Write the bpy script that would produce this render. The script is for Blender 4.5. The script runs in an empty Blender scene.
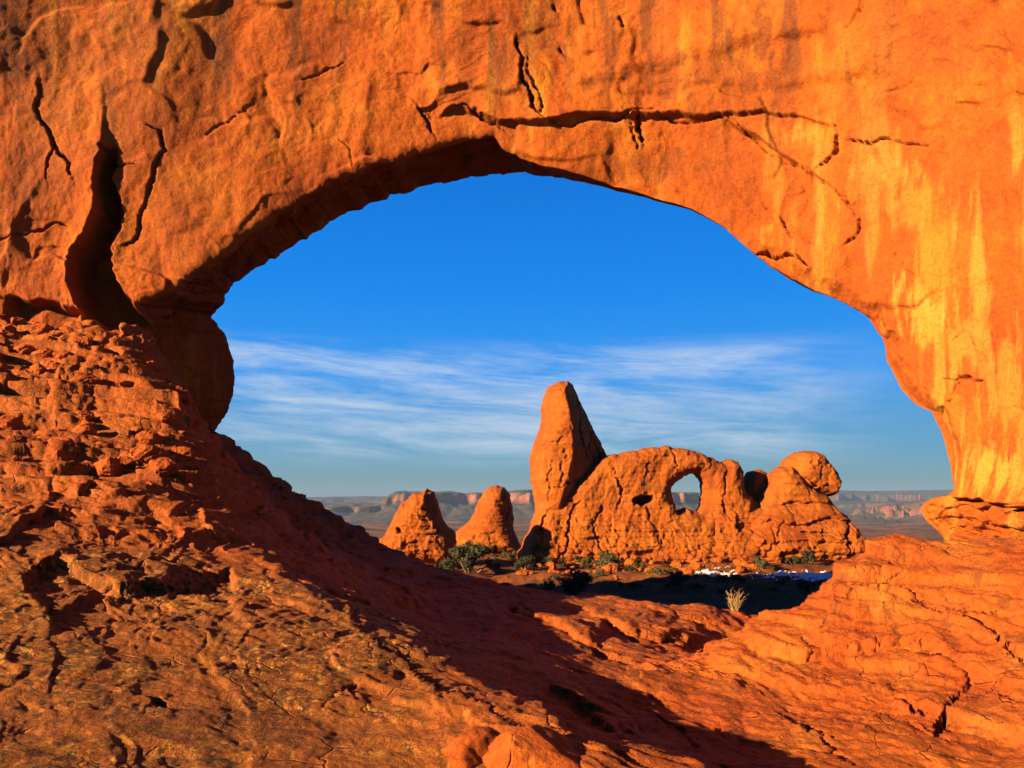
import bpy, math, random
import numpy as np

random.seed(7)
F = 800.0            # focal length in pixels
CX, HY = 512.0, 497.0  # principal column, horizon row
scene = bpy.context.scene
COL = scene.collection

# ------------------------------------------------------------------ camera, sky, sun, exposure
cam_d = bpy.data.cameras.new('camera')
cam = bpy.data.objects.new('camera', cam_d)
COL.objects.link(cam)
cam.location = (0, 0, 0)
cam.rotation_euler = (math.radians(90), 0, 0)
cam_d.sensor_width = 36.0
cam_d.lens = 36.0 * F / 1024.0
cam_d.shift_y = (HY - 384.0) / 1024.0
cam_d.clip_start = 0.1
cam_d.clip_end = 60000.0
scene.camera = cam

SUN_A, SUN_E = math.radians(56), math.radians(16)
SUN = np.array([-math.sin(SUN_A) * math.cos(SUN_E), -math.cos(SUN_A) * math.cos(SUN_E), math.sin(SUN_E)])

world = bpy.data.worlds.new('World')
scene.world = world
world.use_nodes = True
wt = world.node_tree
wt.nodes.clear()


class G:
    """small helper to write node graphs"""
    def __init__(self, tree):
        self.t = tree

    def n(self, kind, ins=None, **attrs):
        nd = self.t.nodes.new(kind)
        for k, v in attrs.items():
            setattr(nd, k, v)
        for k, v in (ins or {}).items():
            s = nd.inputs[k]
            if isinstance(v, bpy.types.NodeSocket):
                self.t.links.new(v, s)
            else:
                s.default_value = v
        return nd

    def math(self, op, a, b=0.0, c=0.0, clamp=False):
        nd = self.n('ShaderNodeMath', {0: a, 1: b, 2: c}, operation=op)
        nd.use_clamp = clamp
        return nd.outputs[0]

    def rng(self, v, a, b, c=0.0, d=1.0, smooth=True):
        nd = self.n('ShaderNodeMapRange', {0: v, 1: a, 2: b, 3: c, 4: d})
        if smooth:
            nd.interpolation_type = 'SMOOTHSTEP'
        return nd.outputs[0]

    def mix(self, f, a, b, mode='MIX'):
        nd = self.t.nodes.new('ShaderNodeMix')
        nd.data_type = 'RGBA'
        nd.blend_type = mode
        for s, v in ((nd.inputs[0], f), (nd.inputs[6], a), (nd.inputs[7], b)):
            if isinstance(v, bpy.types.NodeSocket):
                self.t.links.new(v, s)
            elif isinstance(v, (int, float)):
                s.default_value = v
            else:
                s.default_value = (*v, 1.0) if len(v) == 3 else v
        return nd.outputs[2]

    def noise(self, vec, scale, detail=6.0, rough=0.55, dist=0.0, dim='3D'):
        nd = self.n('ShaderNodeTexNoise', {'Vector': vec, 'Scale': scale, 'Detail': detail,
                                           'Roughness': rough, 'Distortion': dist}, noise_dimensions=dim)
        return nd.outputs[0]

    def scale(self, vec, s):
        return self.n('ShaderNodeVectorMath', {0: vec, 1: s}, operation='MULTIPLY').outputs[0]

    def ramp(self, f, stops):
        nd = self.n('ShaderNodeValToRGB', {0: f})
        el = nd.color_ramp.elements
        while len(el) < len(stops):
            el.new(0.5)
        for e, (p, c) in zip(el, stops):
            e.position = p
            e.color = (*c, 1.0)
        return nd.outputs[0]


w = G(wt)
sky = w.n('ShaderNodeTexSky', sky_type='NISHITA', sun_disc=False, sun_elevation=SUN_E,
          sun_rotation=math.radians(180) + SUN_A, altitude=1500.0, air_density=1.0, dust_density=0.6, ozone_density=3.0)
wdir = w.n('ShaderNodeTexCoord').outputs['Generated']
sep = w.n('ShaderNodeSeparateXYZ', {0: wdir})
az = w.math('ARCTAN2', sep.outputs[0], sep.outputs[1])
hyp = w.math('SQRT', w.math('ADD', w.math('MULTIPLY', sep.outputs[0], sep.outputs[0]), w.math('MULTIPLY', sep.outputs[1], sep.outputs[1])))
el = w.math('ARCTAN2', sep.outputs[2], hyp)
# cirrus: long wind-drawn streaks, thinning towards the zenith
tilt = w.math('ADD', el, w.math('MULTIPLY', az, 0.07))
cv = w.n('ShaderNodeCombineXYZ', {0: w.math('MULTIPLY', az, 5.0), 1: w.math('MULTIPLY', tilt, 36.0), 2: 1.7}).outputs[0]
cbig = w.n('ShaderNodeCombineXYZ', {0: w.math('MULTIPLY', az, 2.3), 1: w.math('MULTIPLY', tilt, 8.0), 2: 9.15}).outputs[0]
c1 = w.noise(cv, 1.0, 10.0, 0.66, 0.35)
c2 = w.noise(cbig, 1.0, 4.0, 0.5, 0.3)
band = w.math('MULTIPLY', w.rng(el, 0.02, 0.075), w.rng(el, 0.165, 0.2, 1.0, 0.0))
cf = w.math('MULTIPLY', w.math('MULTIPLY', w.rng(c1, 0.3, 0.75), w.rng(c2, 0.25, 0.52)), band)
cf = w.math('MULTIPLY', w.math('MULTIPLY', cf, 0.85), w.rng(w.math('ABSOLUTE', w.math('ADD', az, 0.12)), 0.62, 0.36))
# deep polarised blue overhead, paler and greener towards the horizon
grad = w.ramp(w.math('MAXIMUM', el, 0.0), [(0.000, (0.3300, 0.5150, 0.5300)), (0.020, (0.2273, 0.4318, 0.4886)), (0.060, (0.1364, 0.4205, 0.6591)), (0.150, (0.0318, 0.3636, 1.0000)), (0.250, (0.0034, 0.2841, 0.9773)), (0.400, (0.0011, 0.1932, 0.7955)), (0.620, (0.0011, 0.0568, 0.3068)), (1.000, (0.0011, 0.0341, 0.1932))])
grad = w.n('ShaderNodeVectorMath', {0: grad, 1: (1.787,) * 3}, operation='MULTIPLY').outputs[0]
hs = w.mix(0.997, sky.outputs[0], grad)
skyc = w.mix(cf, hs, (1.25, 1.48, 1.75))
bg = w.n('ShaderNodeBackground', {'Color': skyc, 'Strength': 0.1})
w.t.links.new(bg.outputs[0], w.n('ShaderNodeOutputWorld').inputs[0])

sun_d = bpy.data.lights.new('sun', 'SUN')
sun_d.energy = 5.0
sun_d.angle = math.radians(0.5)
sun_d.color = (1.0, 0.70, 0.40)
sun = bpy.data.objects.new('sun', sun_d)
COL.objects.link(sun)
from mathutils import Vector
sun.rotation_euler = Vector(SUN).to_track_quat('Z', 'Y').to_euler()
sun.location = (-30, -30, 40)

scene.view_settings.view_transform = 'Standard'
scene.view_settings.look = 'None'
scene.view_settings.gamma = 1.0
scene.view_settings.exposure = 2.3
scene.render.engine = 'CYCLES'
scene.cycles.use_denoising = True
scene.cycles.max_bounces = 6
scene.cycles.diffuse_bounces = 1
scene.cycles.volume_bounces = 0

# ------------------------------------------------------------------ numeric noise
RNG = np.random.RandomState(11)
PERM = RNG.permutation(4096).astype(np.int32)
PERM = np.concatenate([PERM, PERM, PERM[:8]])
GA = RNG.rand(4096).astype(np.float32) * 6.2831853
GXT, GYT = np.cos(GA), np.sin(GA)
R1 = RNG.rand(4096).astype(np.float32)
R2 = RNG.rand(4096).astype(np.float32)
R3 = RNG.rand(4096).astype(np.float32)
R4 = RNG.rand(4096).astype(np.float32)


def hsh(ix, iy, seed):
    return PERM[PERM[(ix + seed * 57) & 4095] + ((iy + seed * 131) & 4095) & 4095]


def perlin(x, y, seed=0):
    x = np.asarray(x, np.float32); y = np.asarray(y, np.float32)
    fx = np.floor(x); fy = np.floor(y)
    ix = fx.astype(np.int32); iy = fy.astype(np.int32)
    dx = x - fx; dy = y - fy
    u = dx * dx * dx * (dx * (dx * 6 - 15) + 10)
    v = dy * dy * dy * (dy * (dy * 6 - 15) + 10)
    def g(i, j):
        h = hsh(ix + i, iy + j, seed)
        return GXT[h] * (dx - i) + GYT[h] * (dy - j)
    a = g(0, 0); b = g(1, 0); c = g(0, 1); d = g(1, 1)
    t = a + u * (b - a)
    return (t + v * (c + u * (d - c) - t)) * 1.5


def fbm(x, y, octs=4, seed=0, gain=0.5, lac=2.03):
    s = 0.0; a = 1.0
    for o in range(octs):
        s = s + a * perlin(x, y, seed + o * 7)
        x = x * lac + 3.1; y = y * lac - 1.7; a *= gain
    return s


def cells(x, y, seed=0, tilt=0.6, k=34.0):
    """angular block relief: small tilted facets that meet in narrow bevels; returns (height, f1, f2-f1)"""
    x = np.asarray(x, np.float32); y = np.asarray(y, np.float32)
    fx = np.floor(x); fy = np.floor(y)
    ix = fx.astype(np.int32); iy = fy.astype(np.int32)
    b1 = np.full(x.shape, 9.0, np.float32); b2 = b1.copy()
    sw = np.full(x.shape, 1e-12, np.float32); sv = np.zeros(x.shape, np.float32)
    for j in (-1, 0, 1):
        for i in (-1, 0, 1):
            h = hsh(ix + i, iy + j, seed)
            dx = x - (fx + i + 0.1 + 0.8 * R1[h]); dy = y - (fy + j + 0.1 + 0.8 * R2[h])
            d2 = dx * dx + dy * dy
            d = np.sqrt(d2)
            near = d < b1
            b2 = np.where(near, b1, np.minimum(b2, d))
            b1 = np.where(near, d, b1)
            wgt = np.exp(-k * d2)
            sw = sw + wgt
            sv = sv + wgt * ((R3[h] - 0.5) + tilt * (GXT[h] * dx + GYT[h] * dy) * (0.4 + R4[h]))
    return sv / sw, b1, b2 - b1


def sstep(v, a, b):
    t = np.clip((v - a) / (b - a), 0, 1)
    return t * t * (3 - 2 * t)


def poly_dist(px, py, pts, reach):
    """distance to a polyline and signed side (positive = right-hand side of travel in pixel space), inf beyond reach"""
    pts = np.asarray(pts, np.float32)
    D = np.full(px.shape, 1e6, np.float32); S = np.zeros(px.shape, np.float32); T = np.zeros(px.shape, np.float32)
    m = (px > pts[:, 0].min() - reach) & (px < pts[:, 0].max() + reach) & (py > pts[:, 1].min() - reach) & (py < pts[:, 1].max() + reach)
    if not m.any():
        return D, S, T
    x = px[m]; y = py[m]
    bd = np.full(x.shape, 1e6, np.float32); bs = np.zeros(x.shape, np.float32); bt = np.zeros(x.shape, np.float32)
    n = len(pts) - 1
    for k in range(n):
        ax, ay = pts[k]; bx, by = pts[k + 1]
        ex, ey = bx - ax, by - ay
        L2 = ex * ex + ey * ey + 1e-9
        t = np.clip(((x - ax) * ex + (y - ay) * ey) / L2, 0, 1)
        dx = x - ax - t * ex; dy = y - ay - t * ey
        d = np.sqrt(dx * dx + dy * dy)
        s = np.sign(ex * (y - ay) - ey * (x - ax))
        nb = d < bd
        bd = np.where(nb, d, bd); bs = np.where(nb, s, bs); bt = np.where(nb, (k + t) / n, bt)
    D[m] = bd; S[m] = bs; T[m] = bt
    return D, S, T


def angular(pts, depth=2, amp=0.16):
    """break a polyline into short straight angular runs, as a fracture does"""
    pts = [tuple(p) for p in pts]
    r_ = random.Random(int(pts[0][0] * 7 + pts[0][1] * 13))
    for _ in range(depth):
        out = [pts[0]]
        for (ax, ay), (bx, by) in zip(pts[:-1], pts[1:]):
            L_ = math.hypot(bx - ax, by - ay)
            if L_ > 7:
                t_ = r_.uniform(0.35, 0.65); o_ = r_.uniform(-amp, amp) * L_
                out.append((ax + (bx - ax) * t_ - (by - ay) / L_ * o_, ay + (by - ay) * t_ + (bx - ax) / L_ * o_))
            out.append((bx, by))
        pts = out
    return pts


def crack(px, py, pts, width, depth, wob=0.7, taper=True):
    jx = px + wob * fbm(px / 7, py / 7, 2, 31); jy = py + wob * fbm(px / 7, py / 7, 2, 47)
    width = width * 0.6
    D, S, T = poly_dist(jx, jy, angular(pts), width * 4 + 14)
    w_ = width * (0.45 + 0.55 * np.sin(np.pi * np.clip(T, 0.03, 0.97))) if taper else width
    w_ = w_ * np.clip(1.0 + 0.9 * fbm(T * len(pts) * 2.5, T * 0 + width * 7, 3, 33), 0.25, 1.8)
    lip_ = 0.10 * depth * np.sign(S) * np.exp(-(D / 7.0)) * (D < 40)       # one side stands a little proud
    return -depth * np.exp(-(D / w_) ** 4) + lip_ * (1 - np.exp(-(D / (w_ + 0.5)) ** 2))


def ledge(px, py, pts, height, fall, wob=3.0, sharp=1.2):
    """right-hand side of the polyline is raised by height, dying out over fall pixels; ends fade"""
    jx = px + wob * fbm(px / 26, py / 26, 4, 61); jy = py + wob * fbm(px / 26, py / 26, 4, 77)
    D, S, T = poly_dist(jx, jy, pts, fall * 3)
    e = np.exp(-np.minimum(D / fall, 9.0)) * sstep(T, 0.0, 0.08) * (1 - sstep(T, 0.92, 1.0))
    return height * e * sstep(S * D, -sharp, sharp)


def inside(px, py, pts):
    pts = np.asarray(pts, float)
    r = np.zeros(px.shape, bool)
    n = len(pts)
    for i in range(n):
        x1, y1 = pts[i]; x2, y2 = pts[(i + 1) % n]
        if y1 == y2:
            continue
        c = ((y1 > py) != (y2 > py)) & (px < (x2 - x1) * (py - y1) / (y2 - y1) + x1)
        r ^= c
    return r


def sdist(px, py, pts, reach=1e4):
    """signed distance to a polygon, positive inside"""
    D, _, _ = poly_dist(px, py, list(pts) + [pts[0]], reach)
    return np.where(inside(px, py, pts), D, -D)


def W(px, py, Y):
    return ((px - CX) * Y / F, Y, (HY - py) * Y / F)


# ------------------------------------------------------------------ mesh helpers
def mesh_object(name, verts, faces, mats, smooth=True, parent=None, mat_index=None, loc=None, attr=None):
    verts = np.asarray(verts, np.float32).reshape(-1, 3)
    faces = np.asarray(faces, np.int32)
    if loc is not None:
        verts = verts - np.asarray(loc, np.float32)
    k = faces.shape[1]
    me = bpy.data.meshes.new(name)
    me.vertices.add(len(verts)); me.vertices.foreach_set('co', verts.ravel())
    me.loops.add(faces.size); me.loops.foreach_set('vertex_index', faces.ravel())
    me.polygons.add(len(faces))
    me.polygons.foreach_set('loop_start', np.arange(0, faces.size, k, dtype=np.int32))
    me.polygons.foreach_set('loop_total', np.full(len(faces), k, np.int32))
    me.polygons.foreach_set('use_smooth', np.full(len(faces), smooth, bool))
    for m in (mats if isinstance(mats, (list, tuple)) else [mats]):
        me.materials.append(m)
    if mat_index is not None:
        me.polygons.foreach_set('material_index', np.asarray(mat_index, np.int32))
    for an, av in (attr or {}).items():
        a = me.attributes.new(an, 'FLOAT', 'POINT')
        a.data.foreach_set('value', np.asarray(av, np.float32).ravel())
    me.update(calc_edges=True)
    me.validate()
    o = bpy.data.objects.new(name, me)
    COL.objects.link(o)
    if loc is not None:
        o.location = loc
    if parent is not None:
        o.parent = parent
    return o


def grid_faces(nu, nv, wrap_v=False):
    i = np.arange(nu - 1)[:, None]; j = np.arange(nv if wrap_v else nv - 1)[None, :]
    j2 = (j + 1) % nv
    a = i * nv + j; b = (i + 1) * nv + j; c = (i + 1) * nv + j2; d = i * nv + j2
    return np.stack([a, b, c, d], -1).reshape(-1, 4)


def grid_normals(P):
    du = np.gradient(P, axis=0); dv = np.gradient(P, axis=1)
    n = np.cross(du, dv)
    return n / (np.linalg.norm(n, axis=-1, keepdims=True) + 1e-9)


def tag(o, label=None, cat=None, group=None, kind=None):
    if label: o['label'] = label
    if cat: o['category'] = cat
    if group: o['group'] = group
    if kind: o['kind'] = kind
    return o


def empty(name, loc):
    o = bpy.data.objects.new(name, None)
    COL.objects.link(o)
    o.location = loc
    o.empty_display_size = 0.3
    return o


def rbf_fit(pts, vals, smooth=1e-3):
    A = np.sqrt(((pts[:, None] - pts[None]) ** 2).sum(-1))
    n = len(pts)
    Pm = np.concatenate([np.ones((n, 1)), pts], 1)
    M = np.block([[A - smooth * np.eye(n), Pm], [Pm.T, np.zeros((3, 3))]])
    s = np.linalg.solve(M, np.concatenate([vals, np.zeros(3)]))
    return s[:n], s[n:]


def rbf_eval(x, y, pts, sol):
    wgt, lin = sol
    r = np.full(x.shape, lin[0], np.float32) + lin[1] * x + lin[2] * y
    for (a, b), k in zip(pts, wgt):
        r = r + np.float32(k) * np.sqrt((x - np.float32(a)) ** 2 + (y - np.float32(b)) ** 2)
    return r


# ------------------------------------------------------------------ materials
def rock_material(name, deep, mid, light, streak=0.0, varnish=0.0, lichen=0.0, fine=1.0, bump=0.5, layers=0.0, cracks=0.3):
    m = bpy.data.materials.new(name)
    m.use_nodes = True
    t = m.node_tree
    t.nodes.clear()
    g = G(t)
    P = g.n('ShaderNodeNewGeometry').outputs['Position']
    n1 = g.noise(P, 0.32 * fine, 8.0, 0.6, 0.4)
    n2 = g.noise(P, 2.3 * fine, 8.0, 0.65, 0.2)
    n3 = g.noise(P, 13.0 * fine, 8.0, 0.82)
    f = g.math('ADD', g.math('MULTIPLY', n1, 0.65), g.math('MULTIPLY', n2, 0.35))
    col = g.ramp(f, [(0.36, deep), (0.5, mid), (0.66, light)])
    if streak:
        st = g.noise(g.scale(P, (1.0, 1.0, 0.07)), 1.15 * fine, 6.0, 0.6, 0.3)
        zone = g.noise(P, 0.16 * fine, 3.0, 0.5)
        fs = g.math('MULTIPLY', g.rng(st, 0.52, 0.66), g.rng(zone, 0.42, 0.6))
        col = g.mix(g.math('MULTIPLY', fs, streak), col, tuple(min(1, c * k) for c, k in zip(light, (1.15, 1.5, 1.5))))
    if varnish:
        st2 = g.noise(g.scale(P, (1.0, 1.0, 0.10)), 0.8 * fine, 7.0, 0.65, 0.5)
        zone2 = g.noise(g.n('ShaderNodeVectorMath', {0: P, 1: (31, 7, 3)}).outputs[0], 0.2 * fine, 4.0, 0.6)
        fv = g.math('MULTIPLY', g.rng(st2, 0.5, 0.68), g.rng(zone2, 0.42, 0.62))
        col = g.mix(g.math('MULTIPLY', fv, varnish), col, tuple(c * k for c, k in zip(deep, (0.42, 0.5, 0.8))))
    if layers:
        lz = g.noise(g.scale(P, (0.12, 0.12, 2.2)), 1.0 * fine, 6.0, 0.6, 0.5)
        col = g.mix(g.math('MULTIPLY', g.rng(lz, 0.45, 0.62), layers), col, tuple(c * 0.62 for c in deep))
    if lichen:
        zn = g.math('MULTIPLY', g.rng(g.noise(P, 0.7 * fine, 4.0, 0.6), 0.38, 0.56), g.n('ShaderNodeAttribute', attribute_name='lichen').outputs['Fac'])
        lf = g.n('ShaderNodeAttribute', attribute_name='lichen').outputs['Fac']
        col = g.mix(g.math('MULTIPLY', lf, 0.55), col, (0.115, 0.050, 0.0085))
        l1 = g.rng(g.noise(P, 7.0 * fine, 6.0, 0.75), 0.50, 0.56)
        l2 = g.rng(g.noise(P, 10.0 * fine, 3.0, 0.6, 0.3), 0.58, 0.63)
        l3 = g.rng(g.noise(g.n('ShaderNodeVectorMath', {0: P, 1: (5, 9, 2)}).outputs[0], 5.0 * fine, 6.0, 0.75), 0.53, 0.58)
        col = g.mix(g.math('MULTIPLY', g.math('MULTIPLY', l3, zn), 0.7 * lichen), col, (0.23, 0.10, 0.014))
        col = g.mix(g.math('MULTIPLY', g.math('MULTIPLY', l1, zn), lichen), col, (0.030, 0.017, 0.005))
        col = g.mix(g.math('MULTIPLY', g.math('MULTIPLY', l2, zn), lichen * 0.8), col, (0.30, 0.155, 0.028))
    at = g.n('ShaderNodeAttribute', attribute_name='pale').outputs['Fac']
    col = g.mix(at, col, (0.3182, 0.1445, 0.0190))
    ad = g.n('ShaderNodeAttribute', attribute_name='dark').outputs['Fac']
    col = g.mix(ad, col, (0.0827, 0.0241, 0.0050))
    col = g.mix(0.8, col, g.ramp(n3, [(0.34, (0.42, 0.38, 0.34)), (0.48, (0.95, 0.95, 0.95)), (0.66, (1.35, 1.42, 1.42))]), 'MULTIPLY')
    # relief finer than the mesh
    b1 = g.noise(P, 3.2 * fine, 10.0, 0.68, 0.3)
    vor = g.n('ShaderNodeTexVoronoi', {'Vector': g.n('ShaderNodeVectorMath', {0: P, 1: g.scale(g.n('ShaderNodeTexNoise', {'Vector': P, 'Scale': 2.0 * fine, 'Detail': 3.0}).outputs[1], (0.5 / fine,) * 3)}).outputs[0],
                                      'Scale': 1.6 * fine}, feature='DISTANCE_TO_EDGE').outputs[0]
    ck = g.rng(vor, 0.0, 0.035, -1.0, 0.0)
    ck = g.math('MULTIPLY', ck, g.rng(g.noise(P, 0.9 * fine, 2.0), 0.5, 0.62))
    hgt = g.math('ADD', b1, g.math('MULTIPLY', ck, cracks))
    bp = g.n('ShaderNodeBump', {'Strength': bump, 'Distance': 0.22 / fine, 'Height': hgt}).outputs[0]
    bs = g.n('ShaderNodeBsdfPrincipled', {'Base Color': col, 'Roughness': 0.88, 'Normal': bp})
    bs.inputs['Specular IOR Level'].default_value = 0.15
    t.links.new(bs.outputs[0], g.n('ShaderNodeOutputMaterial').inputs[0])
    return m


DEEP, MID, LIGHT = (0.1509, 0.0285, 0.0025), (0.2047, 0.0475, 0.0035), (0.2370, 0.0750, 0.0057)
M_SLICK = rock_material('slickrock', (0.165, 0.027, 0.0032), (0.235, 0.046, 0.0045), (0.262, 0.066, 0.0065), lichen=0.85, bump=0.7, layers=0.15)
M_WALL = rock_material('arch_sandstone', DEEP, (0.2047, 0.0423, 0.0027), (0.2424, 0.0714, 0.0052), streak=0.7, varnish=0.6, bump=0.42, cracks=0.1)
M_FAR = rock_material('turret_sandstone', (0.1616, 0.0309, 0.0024), (0.2155, 0.0524, 0.0035), (0.2478, 0.0751, 0.0056), varnish=0.75, layers=0.3, fine=0.45, bump=0.8, cracks=0.25)


def simple(name, col, rough=0.8, var=0.0, scale=3.0):
    m = bpy.data.materials.new(name)
    m.use_nodes = True
    g = G(m.node_tree)
    b = m.node_tree.nodes['Principled BSDF']
    b.inputs['Roughness'].default_value = rough
    b.inputs['Specular IOR Level'].default_value = 0.2
    if var:
        P = g.n('ShaderNodeNewGeometry').outputs['Position']
        n = g.noise(P, scale, 4.0)
        c = g.ramp(n, [(0.3, tuple(x * (1 - var) for x in col)), (0.7, tuple(min(1, x * (1 + var)) for x in col))])
        m.node_tree.links.new(c, b.inputs['Base Color'])
    else:
        b.inputs['Base Color'].default_value = (*col, 1)
    return m


def desert_material():
    m = bpy.data.materials.new('desert_soil')
    m.use_nodes = True
    g = G(m.node_tree)
    b = m.node_tree.nodes['Principled BSDF']
    P = g.n('ShaderNodeNewGeometry').outputs['Position']
    sp = g.n('ShaderNodeSeparateXYZ', {0: P})
    dist = g.n('ShaderNodeVectorMath', {0: P}, operation='LENGTH').outputs['Value']
    red = g.ramp(g.noise(P, 0.15, 8.0, 0.65), [(0.35, (0.1054, 0.0240, 0.0062)), (0.65, (0.1860, 0.0510, 0.0099))])
    scr = g.rng(g.noise(P, 0.55, 6.0, 0.75), 0.5, 0.6)
    near = g.mix(g.math('MULTIPLY', scr, 0.75), red, (0.0527, 0.0450, 0.0155))
    n_far = g.noise(g.scale(P, (1, 1, 1)), 0.004, 9.0, 0.68)
    far = g.ramp(n_far, [(0.40, (0.0341, 0.0296, 0.0141)), (0.49, (0.0853, 0.0452, 0.0202)), (0.56, (0.1432, 0.0557, 0.0242)), (0.66, (0.1637, 0.0766, 0.0363))])
    sc2 = g.rng(g.noise(P, 0.08, 5.0, 0.75), 0.48, 0.56)
    mid = g.mix(g.math('MULTIPLY', sc2, 0.8), (0.1228, 0.0661, 0.0242), (0.0239, 0.0230, 0.0088))
    f1 = g.rng(dist, 150, 300)
    f2 = g.rng(dist, 700, 1500)
    c = g.mix(f2, g.mix(f1, near, mid), far)
    m.node_tree.links.new(c, b.inputs['Base Color'])
    b.inputs['Roughness'].default_value = 0.95
    b.inputs['Specular IOR Level'].default_value = 0.1
    bp = g.n('ShaderNodeBump', {'Strength': 0.8, 'Distance': 0.35, 'Height': g.noise(P, 1.2, 8.0, 0.7)}).outputs[0]
    m.node_tree.links.new(bp, b.inputs['Normal'])
    return m


M_SOIL = desert_material()


def mesa_material():
    m = bpy.data.materials.new('mesa_rock')
    m.use_nodes = True
    g = G(m.node_tree)
    b = m.node_tree.nodes['Principled BSDF']
    geo = g.n('ShaderNodeNewGeometry')
    P = geo.outputs['Position']
    nz = g.n('ShaderNodeSeparateXYZ', {0: geo.outputs['True Normal']}).outputs[2]
    flat = g.rng(nz, 0.45, 0.80)
    lay = g.noise(g.scale(P, (0.0002, 0.0002, 0.0126)), 1.0, 6.0, 0.6)
    cliff = g.ramp(lay, [(0.38, (0.1122, 0.0308, 0.0144)), (0.5, (0.1650, 0.0585, 0.0270)), (0.62, (0.1914, 0.0832, 0.0432))])
    scr = g.ramp(g.noise(P, 0.006, 7.0, 0.7), [(0.4, (0.022, 0.027, 0.018)), (0.6, (0.062, 0.045, 0.023))])
    c = g.mix(flat, cliff, scr)
    m.node_tree.links.new(c, b.inputs['Base Color'])
    b.inputs['Roughness'].default_value = 0.95
    b.inputs['Specular IOR Level'].default_value = 0.1
    return m


M_MESA = mesa_material()

# ------------------------------------------------------------------ ground: one sheet from the camera's feet to the horizon
near_px = [  # (column, row, distance) of the slickrock bowl in front of the arch
    # left apron, lit
    (-300, 768, 6.0), (0, 768, 6.0), (150, 768, 6.2), (300, 768, 6.4), (430, 768, 6.6),
    (-300, 600, 9.5), (0, 650, 8.6), (150, 655, 9.0), (280, 650, 9.6), (400, 680, 9.0),
    (0, 560, 12.0), (100, 560, 12.6), (170, 575, 12.3), (-300, 480, 14.5),
    (0, 480, 16.0), (100, 480, 17.0), (185, 478, 17.6), (0, 400, 20.0), (100, 400, 21.0), (180, 395, 21.3),
    (-300, 330, 23.5), (0, 318, 25.5), (90, 322, 26.0), (150, 338, 26.0),
    # ridge that casts the long shadow
    (205, 510, 16.6), (250, 556, 14.3), (330, 590, 12.2), (350, 612, 11.2), (420, 652, 9.6), (480, 692, 8.0), (560, 725, 7.2), (640, 752, 6.6), (700, 772, 6.2),
    # hollow behind the ridge, in shade
    (230, 470, 27.0), (205, 430, 27.5), (270, 520, 23.5), (330, 560, 20.0), (400, 605, 16.8), (455, 640, 13.7), (525, 680, 11.3), (600, 718, 9.9), (690, 754, 8.7),
    (300, 530, 26.0), (400, 575, 23.0), (480, 610, 19.5), (540, 645, 15.0),
    # crest under the window
    (225, 440, 33.0), (283, 485, 33.0), (330, 515, 32.0), (380, 545, 31.0), (430, 565, 29.5), (480, 581, 28.0), (530, 587, 26.5), (600, 598, 25.0), (680, 607, 24.0), (735, 611, 23.4),
    # lit floor right of the shadow
    (560, 620, 18.5), (620, 652, 14.5), (650, 622, 19.5), (700, 645, 16.0), (700, 690, 12.2), (765, 735, 10.0), (850, 768, 9.0),
    # right slab: a shoulder of rock that faces the sun
    (735, 634, 14.2), (765, 614, 14.4), (800, 606, 14.1), (832, 604, 13.8), (840, 579, 14.3), (866, 560, 14.5), (890, 537, 14.9), (942, 532, 14.4), (1024, 545, 12.9), (1150, 530, 11.9), (1300, 510, 11.0),
    (900, 600, 12.95), (1000, 600, 11.9), (820, 660, 12.4), (900, 680, 11.2), (1000, 680, 10.4), (1000, 768, 9.1), (1150, 650, 9.8), (1300, 768, 7.6),
]
near_z = [(-300, 4, -1.7), (100, 4, -1.85), (400, 4, -1.95), (700, 4.2, -2.25), (1000, 4.5, -2.4), (1300, 4, -2.2),
          (-300, 1.5, -1.8), (500, 1.5, -2.0), (1300, 1.5, -2.1),
          (740, 18, -3.9), (800, 18, -4.0), (850, 19, -3.9), (900, 19.5, -3.4), (950, 20, -2.6), (1024, 20, -2.0), (1300, 18, -1.2), (-900, 6, -1.6), (-900, 1.5, -2.0), (-900, 20, 5.0), (1900, 6, -1.2), (1900, 20, 2.0),
          (-300, 36, 4.0), (0, 36, 2.0), (200, 37, -1.0), (300, 40, -3.5), (400, 38, -5.0), (500, 35, -5.2), (600, 32, -5.4), (700, 30, -5.4), (780, 27, -5.0), (850, 27, -5.0), (920, 28, -4.0), (1024, 30, -3.0), (1300, 30, -1.0),
          (-300, 46, -2), (100, 46, -5.0), (400, 46, -7.4), (700, 44, -7.6), (900, 44, -7.4), (1200, 44, -5)]
cp, cz = [], []
for a, b, Y in near_px:
    cp.append((a / 100.0, 7.0 * math.log(Y))); cz.append((HY - b) * Y / F)
for a, Y, z in near_z:
    cp.append((a / 100.0, 7.0 * math.log(Y))); cz.append(z)
cp = np.array(cp); cz = np.array(cz)
SOL = rbf_fit(cp, cz)

FAR_Y = np.array([0, 46, 60, 80, 100, 140, 190, 250, 400, 700, 1000, 2000, 4000, 8000, 20000], float)
FAR_Z = np.array([-7, -7.6, -9.2, -10.3, -11.0, -11.8, -12.3, -14.0, -20.5, -36, -48, -78, -112, -125, -125], float)


def ground_macro(px, Y):
    lnY = np.log(np.maximum(Y, 0.5))
    near = rbf_eval((px / 100.0).astype(np.float32), (7.0 * np.log(np.clip(Y, 1.2, 50))).astype(np.float32), cp, SOL)
    far = np.interp(lnY, np.log(np.maximum(FAR_Y, 0.5)), FAR_Z)
    win = sstep(Y, 11.5, 13) * (1 - sstep(Y, 15.5, 17))
    for e, h, wd in ((834, 0.20, 12), (862, 0.20, 12), (888, 0.08, 12)):           # square-cut edges of the stacked slabs
        ee = e + 6.0 * (Y - 14)
        near = near + win * h * sstep(px - ee, -2, 2) * (1 - sstep(px - ee, 0, 4 * wd))
    return near + (far - near) * sstep(Y, 40, 56)


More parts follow.
